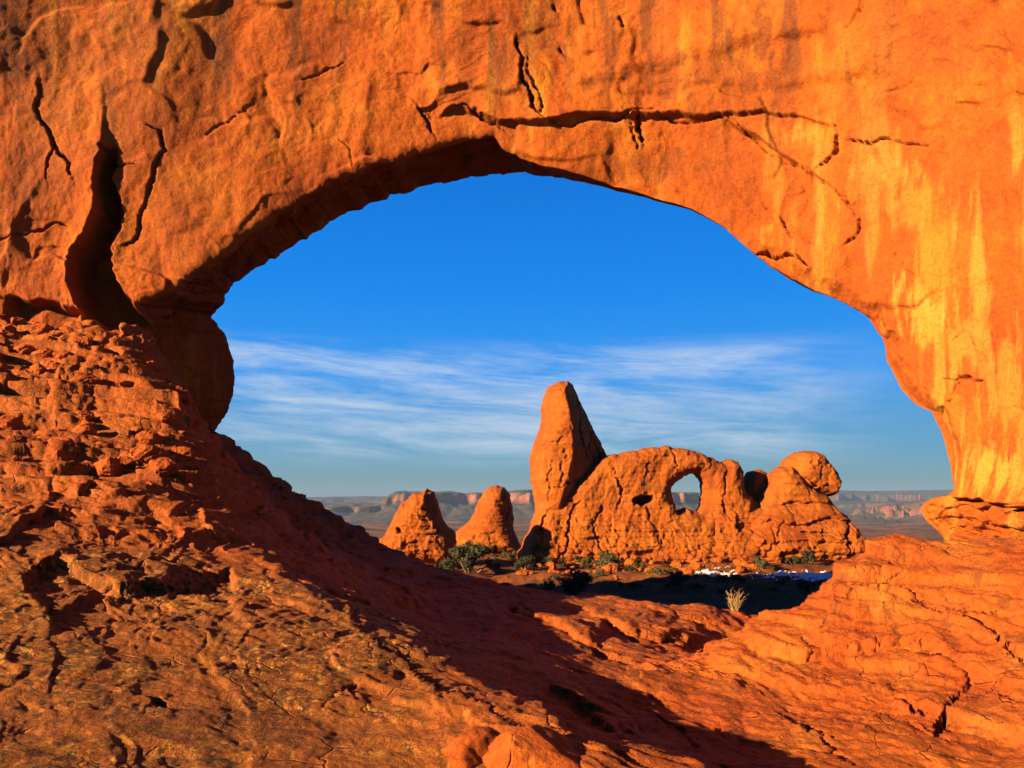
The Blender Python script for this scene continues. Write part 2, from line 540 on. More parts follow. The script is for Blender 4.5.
def ground_detail(px, Y, z):
    x = (px - CX) * Y / F
    y = Y
    py = HY - F * z / Y
    nearw = 1 - sstep(Y, 36, 48)
    wx = x + 0.5 * fbm(x * 0.5, y * 0.5, 3, 3); wy = y + 0.5 * fbm(x * 0.5 + 9, y * 0.5, 3, 5)
    # bedding planes dip towards the right and towards the viewer: rotate the block pattern
    al, ac = 0.45 * wx - 0.89 * wy, 0.89 * wx + 0.45 * wy
    rough_l = sstep(-x, 3.5, 8.0) * sstep(y, 12, 18)          # broken rubble on the upper left
    slab_r = sstep(px, 690, 800) * sstep(py, 480, 560)         # cleaner slab at the right
    mound = (1 - sstep(x, -1.0, 1.0)) * (1 - sstep(y, 10, 14))  # smooth weathered mound at the lower left
    c1, f1, e1 = cells(al / 3.6, ac / 1.2, 1, 0.5)
    c2, f2, e2 = cells(al / 1.3, ac / 0.55, 2, 0.7)
    c3, f3, e3 = cells(wx / 0.40, wy / 0.30, 3, 0.8)
    d = fbm(x / 3.5, y / 3.5, 3, 20) * 0.12
    d = d + c1 * (0.13 + 0.10 * rough_l - 0.06 * slab_r - 0.09 * mound)
    d = d + c2 * (0.050 + 0.03 * rough_l - 0.025 * slab_r - 0.036 * mound)
    msk = sstep(fbm(x / 2.0, y / 2.0, 2, 40), -0.25, 0.35)
    d = d + c3 * (0.013 + 0.010 * rough_l - 0.005 * mound) * (0.35 + 0.65 * msk)
    d = d + fbm(al / 3.0, ac / 0.45, 4, 55) * (0.04 - 0.022 * mound)
    d = d + fbm(x / 0.5, y / 0.5, 5, 50, 0.55) * (0.011 + 0.012 * rough_l)
    # thin bedding steps
    q = (z + 0.10 * ac + 0.25 * fbm(x / 3.5, y / 3.5, 2, 70)) / 0.5
    fr = q - np.floor(q)
    d = d + 0.5 * (sstep(fr, 0.3, 0.7) - fr) * (0.20 + 0.30 * rough_l - 0.06 * slab_r - 0.10 * mound)
    q = (z + 0.10 * ac + 0.18 * fbm(x / 2.5, y / 2.5, 2, 73)) / 0.17
    fr = q - np.floor(q)
    d = d + 0.17 * (sstep(fr, 0.3, 0.7) - fr) * (0.18 + 0.2 * rough_l - 0.10 * mound - 0.05 * slab_r)
    amp = np.clip(Y / 9.0, 0.45, 1.0)
    d = d * amp * nearw
    # authored cracks and ledges (picture positions of marks on the slabs)
    fm = np.zeros_like(d)
    k = Y / F                                                    # metres per pixel at that distance
    for pts, wd, dp in (
        ([(922, 641), (945, 651), (966, 665), (971, 677), (956, 697), (945, 718), (938, 733)], 3.2, 0.35),
        ([(966, 616), (994, 627), (1008, 645), (1024, 664)], 3.0, 0.3),
        ([(800, 640), (830, 648)], 2.2, 0.15), ([(890, 690), (915, 708), (930, 712)], 2.0, 0.15),
        ([(1000, 690), (1014, 705)], 2.5, 0.2), ([(780, 715), (800, 728), (830, 748), (845, 768)], 3.5, 0.25),
        ([(900, 640), (922, 646), (950, 652)], 2.0, 0.15), ([(832, 597), (870, 592), (920, 602), (960, 610), (1000, 612)], 1.6, 0.14),
        ([(350, 612), (400, 660), (440, 697), (500, 725), (560, 733)], 3.5, 0.25),
        ([(330, 700), (345, 690), (372, 668)], 3.0, 0.2), ([(95, 470), (110, 492), (128, 505)], 3, 0.3),
        ([(60, 600), (150, 560), (200, 548)], 2.0, 0.15), ([(153, 700), (166, 708)], 4.0, 0.15)):
        fm = fm + crack(px, py, pts, wd, dp)
    for pts, hg, fall in (
        ([(20, 575), (60, 560), (120, 590), (180, 575), (235, 560)], -0.20, 40),
        ([(0, 330), (60, 322), (100, 335)], -0.2, 22),
        ([(740, 640), (800, 655), (870, 640), (930, 640), (1024, 690)], -0.15, 40),
        ([(500, 600), (560, 625), (600, 640), (640, 660)], -0.18, 18),
        ([(600, 615), (650, 635), (720, 645)], -0.2, 18)):
        fm = fm + ledge(px, py, pts, hg, fall)
    d = d + fm * nearw
    # country beyond the arch
    fw = sstep(Y, 44, 70)
    d = d + fw * (fbm(x / 9, y / 9, 5, 90, 0.55) * 0.75 * (1 - sstep(Y, 200, 500)) + fbm(x / 160, y / 160, 5, 95) * 6.0 * sstep(Y, 250, 1200) + fbm(x / 900, y / 900, 5, 99) * 16.0 * sstep(Y, 1500, 4000))
    return d


cols = np.concatenate([np.linspace(-900, -150, 60, endpoint=False), np.arange(-150, 1180, 1.9), np.linspace(1180, 1900, 60)]).astype(np.float32)
rows = np.concatenate([np.geomspace(1.4, 5.2, 70, endpoint=False), np.geomspace(5.2, 36, 640, endpoint=False), np.geomspace(36, 60, 70, endpoint=False),
                       np.geomspace(60, 260, 190, endpoint=False), np.geomspace(260, 20000, 130)]).astype(np.float32)
PX, YY = np.meshgrid(cols, rows, indexing='ij')
Z = ground_macro(PX, YY)
Z = Z + ground_detail(PX, YY, Z)
V = np.stack([(PX - CX) * YY / F, YY, Z], -1)
nu, nv = PX.shape
fc = grid_faces(nu, nv)
mi = (YY[:-1, :-1].ravel() > 41).astype(np.int32)
gn = grid_normals(V)
gn *= np.sign(gn[..., 2:3])
steep = np.sqrt(gn[..., 0] ** 2 + gn[..., 1] ** 2)
nearm = (1 - sstep(YY, 34, 44)) * np.clip(YY / 10.0, 0.4, 1.0)
zz = Z + 0.06 * V[..., 0] + 0.10 * fbm(V[..., 0] / 1.6, YY / 1.6, 3, 401)
push = (0.11 + 0.04 * sstep(-V[..., 0], 3.5, 8.0)) * fbm(zz / 0.34, (V[..., 0] + YY) / 5.0, 4, 402, 0.6) * np.clip(steep * 1.6, 0, 1)
push = push + 0.035 * fbm(zz / 0.07 + V[..., 0] / 0.3, YY / 0.3 + zz / 0.2, 3, 405) * (0.4 + steep)
V = V + gn * (push * nearm)[..., None]
xg = V[..., 0]
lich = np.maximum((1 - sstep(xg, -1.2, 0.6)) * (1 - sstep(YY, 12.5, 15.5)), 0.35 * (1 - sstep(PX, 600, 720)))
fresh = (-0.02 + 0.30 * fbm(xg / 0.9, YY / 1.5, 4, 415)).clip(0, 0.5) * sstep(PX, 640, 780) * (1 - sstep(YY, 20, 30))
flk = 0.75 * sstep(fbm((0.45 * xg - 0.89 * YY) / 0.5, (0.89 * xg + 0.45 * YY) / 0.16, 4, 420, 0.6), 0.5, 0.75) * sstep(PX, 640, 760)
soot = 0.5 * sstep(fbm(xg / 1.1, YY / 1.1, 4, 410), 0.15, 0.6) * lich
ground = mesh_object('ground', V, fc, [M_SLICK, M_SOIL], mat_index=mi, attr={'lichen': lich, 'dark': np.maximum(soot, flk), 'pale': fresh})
tag(ground, kind='structure')


def ground_z(x, y):
    px = np.array([[CX + F * x / y]], np.float32); Y = np.array([[y]], np.float32)
    z = ground_macro(px, Y)
    return float((z + ground_detail(px, Y, z))[0, 0])


# ------------------------------------------------------------------ mesas on the horizon
def build_hills():
    pxs = np.arange(-700, 1750, 1.8)
    ys = np.concatenate([np.geomspace(2000, 3000, 70, endpoint=False), np.linspace(3000, 6400, 150, endpoint=False), np.linspace(6400, 11500, 70)])
    PXh, Yh = np.meshgrid(pxs, ys, indexing='ij')
    x = (PXh - CX) * Yh / F; y = Yh
    base = np.interp(np.log(Yh), np.log(np.maximum(FAR_Y, 0.5)), FAR_Z) - 12
    right = sstep(PXh, 740, 830)
    h = base.copy()
    # nearer mesa: long gullied slopes under a broken cliff
    foot = 2900 + 1500 * right + 520 * fbm(x / 900, y / 5000, 4, 8) + 130 * fbm(x / 170, y / 900, 3, 18)
    t = (y - foot) / 1500
    high = sstep(PXh, 372, 400)
    Ht = 78 + 78 * high - 66 * right
    gul = 1 - np.abs(fbm(x / 150 + 0.15 * y / 150, y / 1400, 3, 28))
    h = h + Ht * (0.60 * sstep(t, 0, 0.95) * (0.80 + 0.22 * gul) + 0.36 * sstep(t, 0.86, 0.90) + 0.10 * sstep(t, 1.1, 1.14) * sstep(fbm(x / 800, y / 4000, 3, 31), -0.2, 0.1))
    # farther rim, flat topped and blue
    rim = 7400 + 900 * fbm(x / 2300, y / 9000, 4, 48) + 300 * fbm(x / 420, y / 900, 3, 58)
    t1 = np.clip((y - rim) / 700, -1, 2)
    top = (128 + 72 * right + 16 * fbm(x / 1500, y / 9000, 3, 68))
    far = base + top * (0.48 * sstep(t1, 0, 0.6) + 0.34 * sstep(t1, 0.60, 0.66) + 0.24 * sstep(t1, 1.0, 1.8))
    h = np.maximum(h, far)
    h = h + 7 * fbm(x / 300, y / 300, 5, 78) + 2.5 * fbm(x / 80, y / 80, 3, 79)
    # buttes and broken benches out on the plain at the right
    for bx, by, br, bh in ((928 - CX, 4200, 330, 58), (902 - CX, 4350, 260, 52), (855 - CX, 3600, 130, 34), (872 - CX, 3300, 160, 16), (990 - CX, 3900, 300, 50), (915 - CX, 2700, 120, 9)):
        rr_ = np.hypot(x - bx * by / F, (y - by) * 0.7) / br + 0.4 * fbm(x / 140, y / 140, 4, 88)
        h = h + 0.75 * bh * (0.5 * sstep(1.4 - rr_, 0, 0.7) + 0.5 * sstep(1.4 - rr_, 0.7, 0.8))
    Vh = np.stack([x, y, h], -1)
    o = mesh_object('hills', Vh, grid_faces(*x.shape), M_MESA, smooth=False)
    tag(o, kind='structure')


build_hills()


# ------------------------------------------------------------------ the great arch that frames the view
def resample(arr, n):
    arr = np.asarray(arr, float)
    seg = np.hypot(np.diff(arr[:, 0]), np.diff(arr[:, 1])) + 2.0
    s = np.concatenate([[0], np.cumsum(seg)])
    return s, arr


ST = [  # lip of the sunlit face (px,py), edge seen against the sky (px,py), depth of that edge behind the lip, outer point (px,py)
    ((96, 560), (195, 500), 6.0, (-2200, 600)),
    ((108, 450), (212, 438), 6.0, (-2200, 440)),
    ((118, 385), (231, 405), 6.5, (-2200, 330)),
    ((126, 345), (235, 372), 6.5, (-2200, 240)),
    ((132, 322), (228, 338), 6.5, (-2200, 150)),
    ((137, 306), (211, 318), 5.5, (-2200, 60)),
    ((150, 300), (224, 304), 4.5, (-2200, -20)),
    ((180, 286), (225, 295), 4.5, (-2200, -110)),
    ((215, 262), (234, 284), 4.8, (-2200, -210)),
    ((250, 237), (262, 264), 5.0, (-1900, -560)),
    ((285, 212), (300, 242), 5.0, (-1500, -560)),
    ((330, 184), (345, 214), 5.0, (-700, -560)),
    ((375, 165), (392, 195), 5.0, (-250, -560)),
    ((420, 150), (440, 182), 5.0, (240, -560)),
    ((460, 138), (480, 176), 5.0, (380, -560)),
    ((494, 134), (505, 173), 5.0, (450, -560)),
    ((502, 146), (520, 173), 4.0, (490, -560)),
    ((522, 159), (538, 175), 2.6, (540, -560)),
    ((560, 171), (563, 178.5), 2.0, (600, -560)),
    ((602, 182), (604, 187.5), 1.6, (680, -560)),
    ((642, 193), (643, 197), 1.3, (760, -560)),
    ((690, 208), (690, 210), 1.0, (880, -560)),
    ((727, 228), (727, 229), 0.8, (1050, -560)),
    ((757, 256), (757, 257), 1.2, (1300, -560)),
    ((786, 274), (786, 277), 1.5, (1560, -560)),
    ((812, 289), (812, 291), 0.8, (1800, -250)),
    ((842, 301), (842, 301), 0.6, (1800, -120)),
    ((866, 316), (866, 316), 0.5, (1800, -30)),
    ((883, 338), (883, 338), 0.5, (1800, 50)),
    ((888, 362), (888, 362), 0.5, (1800, 120)),
    ((901, 388), (901, 388), 0.5, (1800, 190)),
    ((915, 404), (915, 404), 0.5, (1800, 250)),
    ((932, 412), (932, 412), 0.5, (1800, 300)),
    ((943, 436), (943, 436), 0.5, (1800, 360)),
    ((951, 470), (951, 470), 0.5, (1800, 420)),
    ((954, 490), (954, 490), 0.6, (1800, 470)),
    ((946, 496), (946, 496), 0.6, (1800, 500)),
    ((931, 499), (931, 499), 0.6, (1800, 520)),
    ((921, 508), (921, 508), 0.6, (1800, 540)),
    ((926, 521), (926, 521), 0.6, (1800, 560)),
    ((943, 535), (943, 535), 0.6, (1800, 590)),
    ((950, 570), (950, 570), 0.6, (1800, 640)),
]


STM = [(-60, 620), (-60, 520), (-60, 440), (-60, 380), (-60, 320), (-60, 250), (-60, 190), (-60, 100), (-60, -10), (-20, -60), (90, -60), (200, -60), (290, -60), (370, -60), (440, -60), (490, -60), (510, -60), (540, -60), (590, -60), (640, -60), (690, -60), (760, -60), (830, -60), (900, -60), (970, -60), (1040, -60), (1084, -10), (1084, 60), (1084, 140), (1084, 205), (1084, 260), (1084, 310), (1084, 350), (1084, 400), (1084, 450), (1084, 485), (1084, 510), (1084, 525), (1084, 545), (1084, 565), (1084, 590), (1084, 640)]   # where each section line leaves the frame


def wall_Y(px, py):
    y = 27.2 - 11.0 * np.tanh(4.1e-5 * np.clip(px - 600, 0, 2000) ** 2 / 11.0)
    e_ = np.clip(380 - px, 0, 600)
    y = y - 0.16 * 27 / F * e_ * e_ / (e_ + 120)                # the left side swings round towards the viewer, glancing to the sun
    y = y - 1.2 * sstep(300 - py, 0, 600)                       # the wall leans over the viewer higher up
    return y


def build_arch():
    lip = np.array([s[0] for s in ST], float); skyl = np.array([s[1] for s in ST], float)
    dep = np.array([s[2] for s in ST], float); out = np.array([s[3] for s in ST], float)
    mid = np.array(STM, float)
    seg = np.maximum(np.hypot(np.diff(lip[:, 0]), np.diff(lip[:, 1])), np.hypot(np.diff(mid[:, 0]), np.diff(mid[:, 1]))) + 2.0
    s = np.concatenate([[0], np.cumsum(seg)])
    N = 1250
    u = np.linspace(0, s[-1], N)
    ip = lambda a: np.interp(u, s, a)
    k5 = np.ones(5) / 5
    def sm(a):
        return np.convolve(np.pad(a, 2, mode='edge'), k5, 'valid')
    L = np.stack([sm(ip(lip[:, 0])), sm(ip(lip[:, 1]))], -1)
    S = np.stack([sm(ip(skyl[:, 0])), sm(ip(skyl[:, 1]))], -1)
    k41 = np.ones(41) / 41
    O = np.stack([np.convolve(np.pad(ip(out[:, k]), 20, mode='edge'), k41, 'valid') for k in (0, 1)], -1)
    dp = ip(dep)
    # irregular lip
    jl = 2.6 * fbm(u / 40, u * 0 + 3.3, 4, 5) * np.clip(dp / 3, 0.35, 1)
    js = 2.6 * fbm(u / 30, u * 0 + 8.1, 4, 6)
    nrm = np.stack([-np.gradient(L[:, 1]), np.gradient(L[:, 0])], -1)
    nrm /= np.linalg.norm(nrm, axis=1, keepdims=True) + 1e-9
    L = L + nrm * jl[:, None]
    same = np.clip(dp / 2.0 - 0.4, 0, 1)
    S = S + nrm * (js + (jl - js) * (1 - same))[:, None]
    # front face ------------------------------------------------
    nf = 346
    Mm = np.stack([np.convolve(np.pad(ip(mid[:, k]), 20, mode='edge'), k41, 'valid') for k in (0, 1)], -1)
    no = 80
    ta = 1 - (1 - np.linspace(0, 1, no, endpoint=False)[None]) ** 3; tb_ = np.linspace(0, 1, nf - no)[None]
    PXf = np.concatenate([O[:, :1] + (Mm[:, :1] - O[:, :1]) * ta, Mm[:, :1] + (L[:, :1] - Mm[:, :1]) * tb_], 1)
    PYf = np.concatenate([O[:, 1:] + (Mm[:, 1:] - O[:, 1:]) * ta, Mm[:, 1:] + (L[:, 1:] - Mm[:, 1:]) * tb_], 1)
    # spread samples inside the frame
    Yf = wall_Y(PXf, PYf)
    PXf = PXf.astype(np.float32); PYf = PYf.astype(np.float32)
    P1 = np.stack([(PXf - CX) * Yf / F, Yf, (HY - PYf) * Yf / F], -1)
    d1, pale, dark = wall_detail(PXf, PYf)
    # the lip rolls back a little
    dl = np.hypot(PXf - L[:, None, 0], PYf - L[:, None, 1])
    d1 = d1 - 0.22 * np.exp(-dl / 3.0) * np.clip((dp - 1.0) / 2.5, 0.0, 1)[:, None]
    # a chamfered facet runs along the right-hand rim
    wch = 15 + 9 * fbm(u / 60, u * 0 + 1.5, 3, 15)
    chf = sstep(L[:, 0], 690, 800) * (1 - sstep(L[:, 1], 430, 490))
    d1 = d1 - (0.42 * chf)[:, None] * np.clip(1 - dl / wch[:, None], 0, 1)
    # underside ---------------------------------------------------
    ni = 70
    ti = np.linspace(0, 1, ni + 1)[1:]
    YL = wall_Y(L[:, 0], L[:, 1])
    YS = YL + dp
    PL = np.stack(W(L[:, 0], L[:, 1], YL), -1); PS = np.stack(W(S[:, 0], S[:, 1], YS), -1)
    bul = np.sin(np.pi * ti)[None, :, None]
    P2 = PL[:, None] + (PS - PL)[:, None] * ti[None, :, None]
    ctr = np.array([1.0, 30.0, 1.5])
    away = PL - ctr; away[:, 1] = 0; away /= np.linalg.norm(away, axis=1, keepdims=True)
    P2 = P2 + away[:, None] * bul * (0.10 * dp)[:, None, None]
    ul = np.cumsum(np.linalg.norm(np.gradient(PL, axis=0), axis=1))
    UA = np.repeat(ul[:, None], ni, 1); VA = ti[None] * dp[:, None]
    c, _, _ = cells(UA / 1.6 + 50, VA / 1.1, 9, 0.6); c_, _, _ = cells(UA / 0.5 + 50, VA / 0.5, 10, 0.6)
    d2 = (c * 0.38 + c_ * 0.12 + fbm(UA / 1.5, VA / 1.5 + 40, 4, 12) * 0.16) * np.sin(np.pi * np.clip(ti, 0, 0.97))[None] * np.clip((dp - 1.2) / 3.5, 0.03, 1)[:, None]
    # far side: falls away from the opening ------------------------
    nb = 26
    tb = np.linspace(0, 1, nb + 1)[1:] ** 1.6
    OB = np.stack(W(O[:, 0], O[:, 1], np.full(N, 27.0)), -1); OB[:, 1] = 35.5
    PSb = PS + away * 1.2 + np.array([0, 1.8, 0])
    P3 = PSb[:, None] + (OB - PSb)[:, None] * tb[None, :, None]
    P3 = np.concatenate([((PS + PSb) / 2 + away * 0.15)[:, None], P3], 1)
    n1 = grid_normals(P1)
    n1 = n1 * -np.sign(n1[..., 1:2])                              # the face looks at the viewer
    n2 = grid_normals(P2)
    if (n2[N // 2, ni // 2, 2] > 0):
        n2 = -n2                                                  # the underside looks down into the opening
    off1 = n1 * d1[..., None]
    P1 = P1 + off1
    P2 = P2 + n2 * d2[..., None] + off1[:, -1:] * ((1 - ti)[None, :] ** np.clip(dp, 1.0, 3.0)[:, None])[..., None]
    Pg = np.concatenate([P1, P2, P3], 1)
    flip = grid_normals(Pg)[N // 2, 150, 1] < 0
    nu_, nv_ = Pg.shape[:2]
    f = grid_faces(nu_, nv_, wrap_v=True)
    z0 = np.zeros(P2.shape[:2]); z3 = np.zeros(P3.shape[:2])
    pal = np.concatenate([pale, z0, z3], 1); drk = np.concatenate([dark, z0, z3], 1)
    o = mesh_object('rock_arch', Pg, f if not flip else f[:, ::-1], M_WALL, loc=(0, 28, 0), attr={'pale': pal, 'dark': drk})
    tag(o, 'huge orange sandstone arch framing the whole view, dark desert streaks and cracks on its face', 'rock arch')
    return o


def wall_detail(px, py):
    k = 27.0 / F
    X = px * k; Zz = py * k
    lowf = sstep(px, -60, 0) * 0 + 1
    wx = X + 0.7 * fbm(X / 3, Zz / 3, 3, 101); wz = Zz + 0.7 * fbm(X / 3 + 5, Zz / 3, 3, 103)
    d = fbm(X / 7.0, Zz / 9.0, 3, 110) * 0.36
    d = d + fbm(wx / 1.8, wz / 3.2, 5, 120, 0.42) * 0.07
    c1, f1, e1 = cells(wx / 4.2, wz / 3.0, 21, 0.55, 45.0)
    c2, f2, e2 = cells(wx / 1.1, wz / 0.9, 22, 0.5)
    m = sstep(fbm(X / 4, Zz / 4, 2, 130), -0.1, 0.4)
    d = d + c1 * 0.20 + c2 * 0.075 * m
    c3, f3, e3 = cells(wx / 0.4, wz / 0.33, 23, 0.6)
    d = d + c3 * 0.02 * (0.4 + 0.6 * m) + fbm(X / 0.35, Zz / 0.45, 3, 140) * 0.022
    # ---- authored structure
    big = [(104, 146), (118, 150), (113, 180), (122, 205), (120, 226), (107, 246), (114, 280), (130, 300), (142, 318), (150, 400), (88, 400), (84, 318), (70, 282), (67, 256), (84, 235), (97, 206), (98, 180)]
    jx = px + 2.5 * fbm(px / 12, py / 12, 3, 150); jy = py + 2.5 * fbm(px / 12, py / 12, 3, 151)
    sd = sdist(jx, jy, big, 60)
    d = d - 1.9 * sstep(sd, -1.5, 5.0)
    d = d + 0.35 * np.exp(-np.maximum(-sd, 0) / 22) * (sd < 0) * (px < 105)
    for pts, wd, dp in (
        ([(150, 128), (163, 134), (166, 152), (155, 180), (146, 205), (136, 235), (124, 242)], 2.3, 0.40),
        ([(37, 82), (39, 118), (54, 145), (66, 158), (72, 176)], 2.4, 0.42), ([(55, 148), (48, 165), (46, 178)], 1.6, 0.2),
        ([(112, 168), (135, 165)], 1.5, 0.15),
        ([(303, 82), (322, 74), (345, 62)], 1.8, 0.2), ([(208, 137), (228, 124), (246, 111)], 1.6, 0.12),
        ([(516, 40), (522, 85), (532, 112), (545, 124)], 3.0, 0.5), ([(527, 60), (534, 90), (540, 118)], 2.0, 0.2),
        ([(637, 116), (638, 128), (642, 142)], 3.5, 0.55), ([(630, 122), (634, 140), (638, 150)], 1.8, 0.2),
        ([(418, 108), (428, 120), (432, 132)], 2.4, 0.35), ([(462, 106), (475, 112), (487, 121), (500, 128)], 2.6, 0.4),
        ([(845, 140), (868, 142), (890, 138), (922, 144)], 2.2, 0.35),
        ([(835, 125), (837, 150), (826, 164), (815, 172)], 2.0, 0.3),
        ([(858, 220), (855, 236), (844, 244)], 1.8, 0.3), ([(760, 200), (780, 218), (795, 232)], 1.4, 0.12),
        ([(860, 0), (853, 20), (846, 28)], 1.6, 0.2), ([(940, 378), (962, 376), (982, 379)], 2.0, 0.3),
        ([(950, 340), (965, 330), (985, 360)], 1.4, 0.15), ([(890, 250), (905, 270), (925, 285)], 1.4, 0.15),
        ([(620, 18), (622, 30)], 3.5, 0.25), ([(553, 4), (556, 12)], 3.0, 0.2), ([(560, 48), (563, 54)], 3.0, 0.2),
        ([(885, 92), (905, 86), (912, 78)], 1.6, 0.12), ([(780, 215), (793, 238)], 1.4, 0.15),
        ([(757, 253), (775, 257), (790, 255), (808, 266)], 2.5, 0.5),
        ([(0, 240), (30, 232), (55, 222), (68, 226)], 1.8, 0.18), ([(955, 500), (985, 500), (1010, 506), (1060, 508)], 2.6, 0.5),
        ([(340, 140), (350, 150), (352, 165)], 1.3, 0.1), ([(718, 119), (746, 133), (800, 166), (836, 190), (858, 220)], 1.5, 0.2),
        ([(548, 124), (600, 119), (660, 117), (720, 118)], 1.6, 0.3), ([(790, 160), (805, 190), (800, 215)], 1.1, 0.08), ([(930, 420), (950, 400), (960, 380)], 1.3, 0.18)):
        d = d + crack(px, py, pts, wd, dp)
    # the long parting above the lip: the shell below it stands back, the wall above overhangs
    part = [(432, 116), (455, 108), (478, 112), (500, 124), (545, 125), (580, 119), (640, 117), (720, 118), (745, 132), (800, 166), (838, 192), (860, 222)]
    d = d + ledge(px, py, part[::-1], 0.36, 60, 3.0, 1.6)
    d = d + ledge(px, py, [(720, 118), (765, 113), (800, 116), (835, 126)], -0.25, 18)
    # broad soft overhangs high on the span
    d = d + ledge(px, py, [(840, 30), (770, 42), (700, 62), (640, 72), (560, 95)], 0.24, 45, 4, 9)
    d = d + ledge(px, py, [(900, 70), (820, 82), (760, 92), (690, 86), (620, 100)], 0.16, 30, 4, 8)
    d = d + ledge(px, py, [(520, 100), (470, 90), (410, 110)], 0.18, 25, 5, 4)
    # left: pillow of rock beside the alcove
    d = d + ledge(px, py, [(0, 300), (40, 300), (70, 306), (84, 314)], -0.8, 25, 4, 3)
    # joint between pillar and pedestal on the right
    d = d + ledge(px, py, [(1120, 512), (1024, 507), (985, 501), (950, 497)], 0.35, 30, 2, 1.5)
    ped = sstep(px, 900, 925) * sstep(py, 500, 506)
    cp_, _, _ = cells(px / 26, py / 11, 29, 0.9)
    d = d + ped * (0.30 * cp_ + 0.10 * fbm(px / 14, py / 6, 4, 152))
    for pts, wd, dp in (([(930, 520), (960, 516), (990, 523), (1024, 528)], 1.6, 0.25), ([(945, 530), (975, 532), (1010, 545)], 1.6, 0.25), ([(985, 505), (990, 518), (984, 530)], 1.3, 0.2)):
        d = d + crack(px, py, pts, wd, dp)
    d = d + ledge(px, py, [(1050, 530), (1000, 524), (960, 517), (925, 520)], 0.25, 14, 3, 1.5)
    # ---- mineral stains with their own outlines, and one patch of painted shade
    st = fbm(X / 0.9, Zz / 9.0, 4, 160)
    pale = sstep(st, 0.25, 0.75) * sstep(px, 640, 900) * 0.55 * sstep(py, 60, 160)
    for cx_, cy_, rx, ry, a in ((925, 312, 40, 32, 0.72), (890, 170, 36, 22, 0.6), (990, 470, 50, 34, 0.7), (800, 135, 34, 16, 0.45), (960, 345, 30, 40, 0.5), (1000, 380, 40, 60, 0.4), (900, 200, 60, 30, 0.35)):
        q = 1 - np.hypot((px - cx_) / rx, (py - cy_) / ry) + 0.75 * fbm(px / 11, py / 60, 5, 170, 0.6)
        pale = np.maximum(pale, a * sstep(q, 0.0, 0.7))
    d = d - 0.06 * pale
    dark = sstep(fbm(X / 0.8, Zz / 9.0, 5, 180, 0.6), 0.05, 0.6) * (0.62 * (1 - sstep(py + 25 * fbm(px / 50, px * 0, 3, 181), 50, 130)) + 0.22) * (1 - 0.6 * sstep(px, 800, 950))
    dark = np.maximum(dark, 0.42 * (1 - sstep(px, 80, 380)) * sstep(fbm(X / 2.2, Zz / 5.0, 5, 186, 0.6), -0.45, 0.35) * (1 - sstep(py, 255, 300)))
    for cx_, cy_, rx, ry, a in ((700, 85, 110, 26, 0.5), (540, 20, 24, 60, 0.5), (765, 50, 14, 60, 0.6), (660, 165, 60, 22, 0.45), (8, 30, 30, 75, 0.85), (60, 60, 60, 60, 0.4), (150, 60, 60, 50, 0.35), (930, 40, 90, 40, 0.3)):  # the spot in the top left corner is shade put into the colour
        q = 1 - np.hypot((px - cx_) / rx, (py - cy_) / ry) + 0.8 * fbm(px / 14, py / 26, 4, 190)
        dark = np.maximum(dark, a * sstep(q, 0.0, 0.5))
    return d, pale, dark


arch = build_arch()


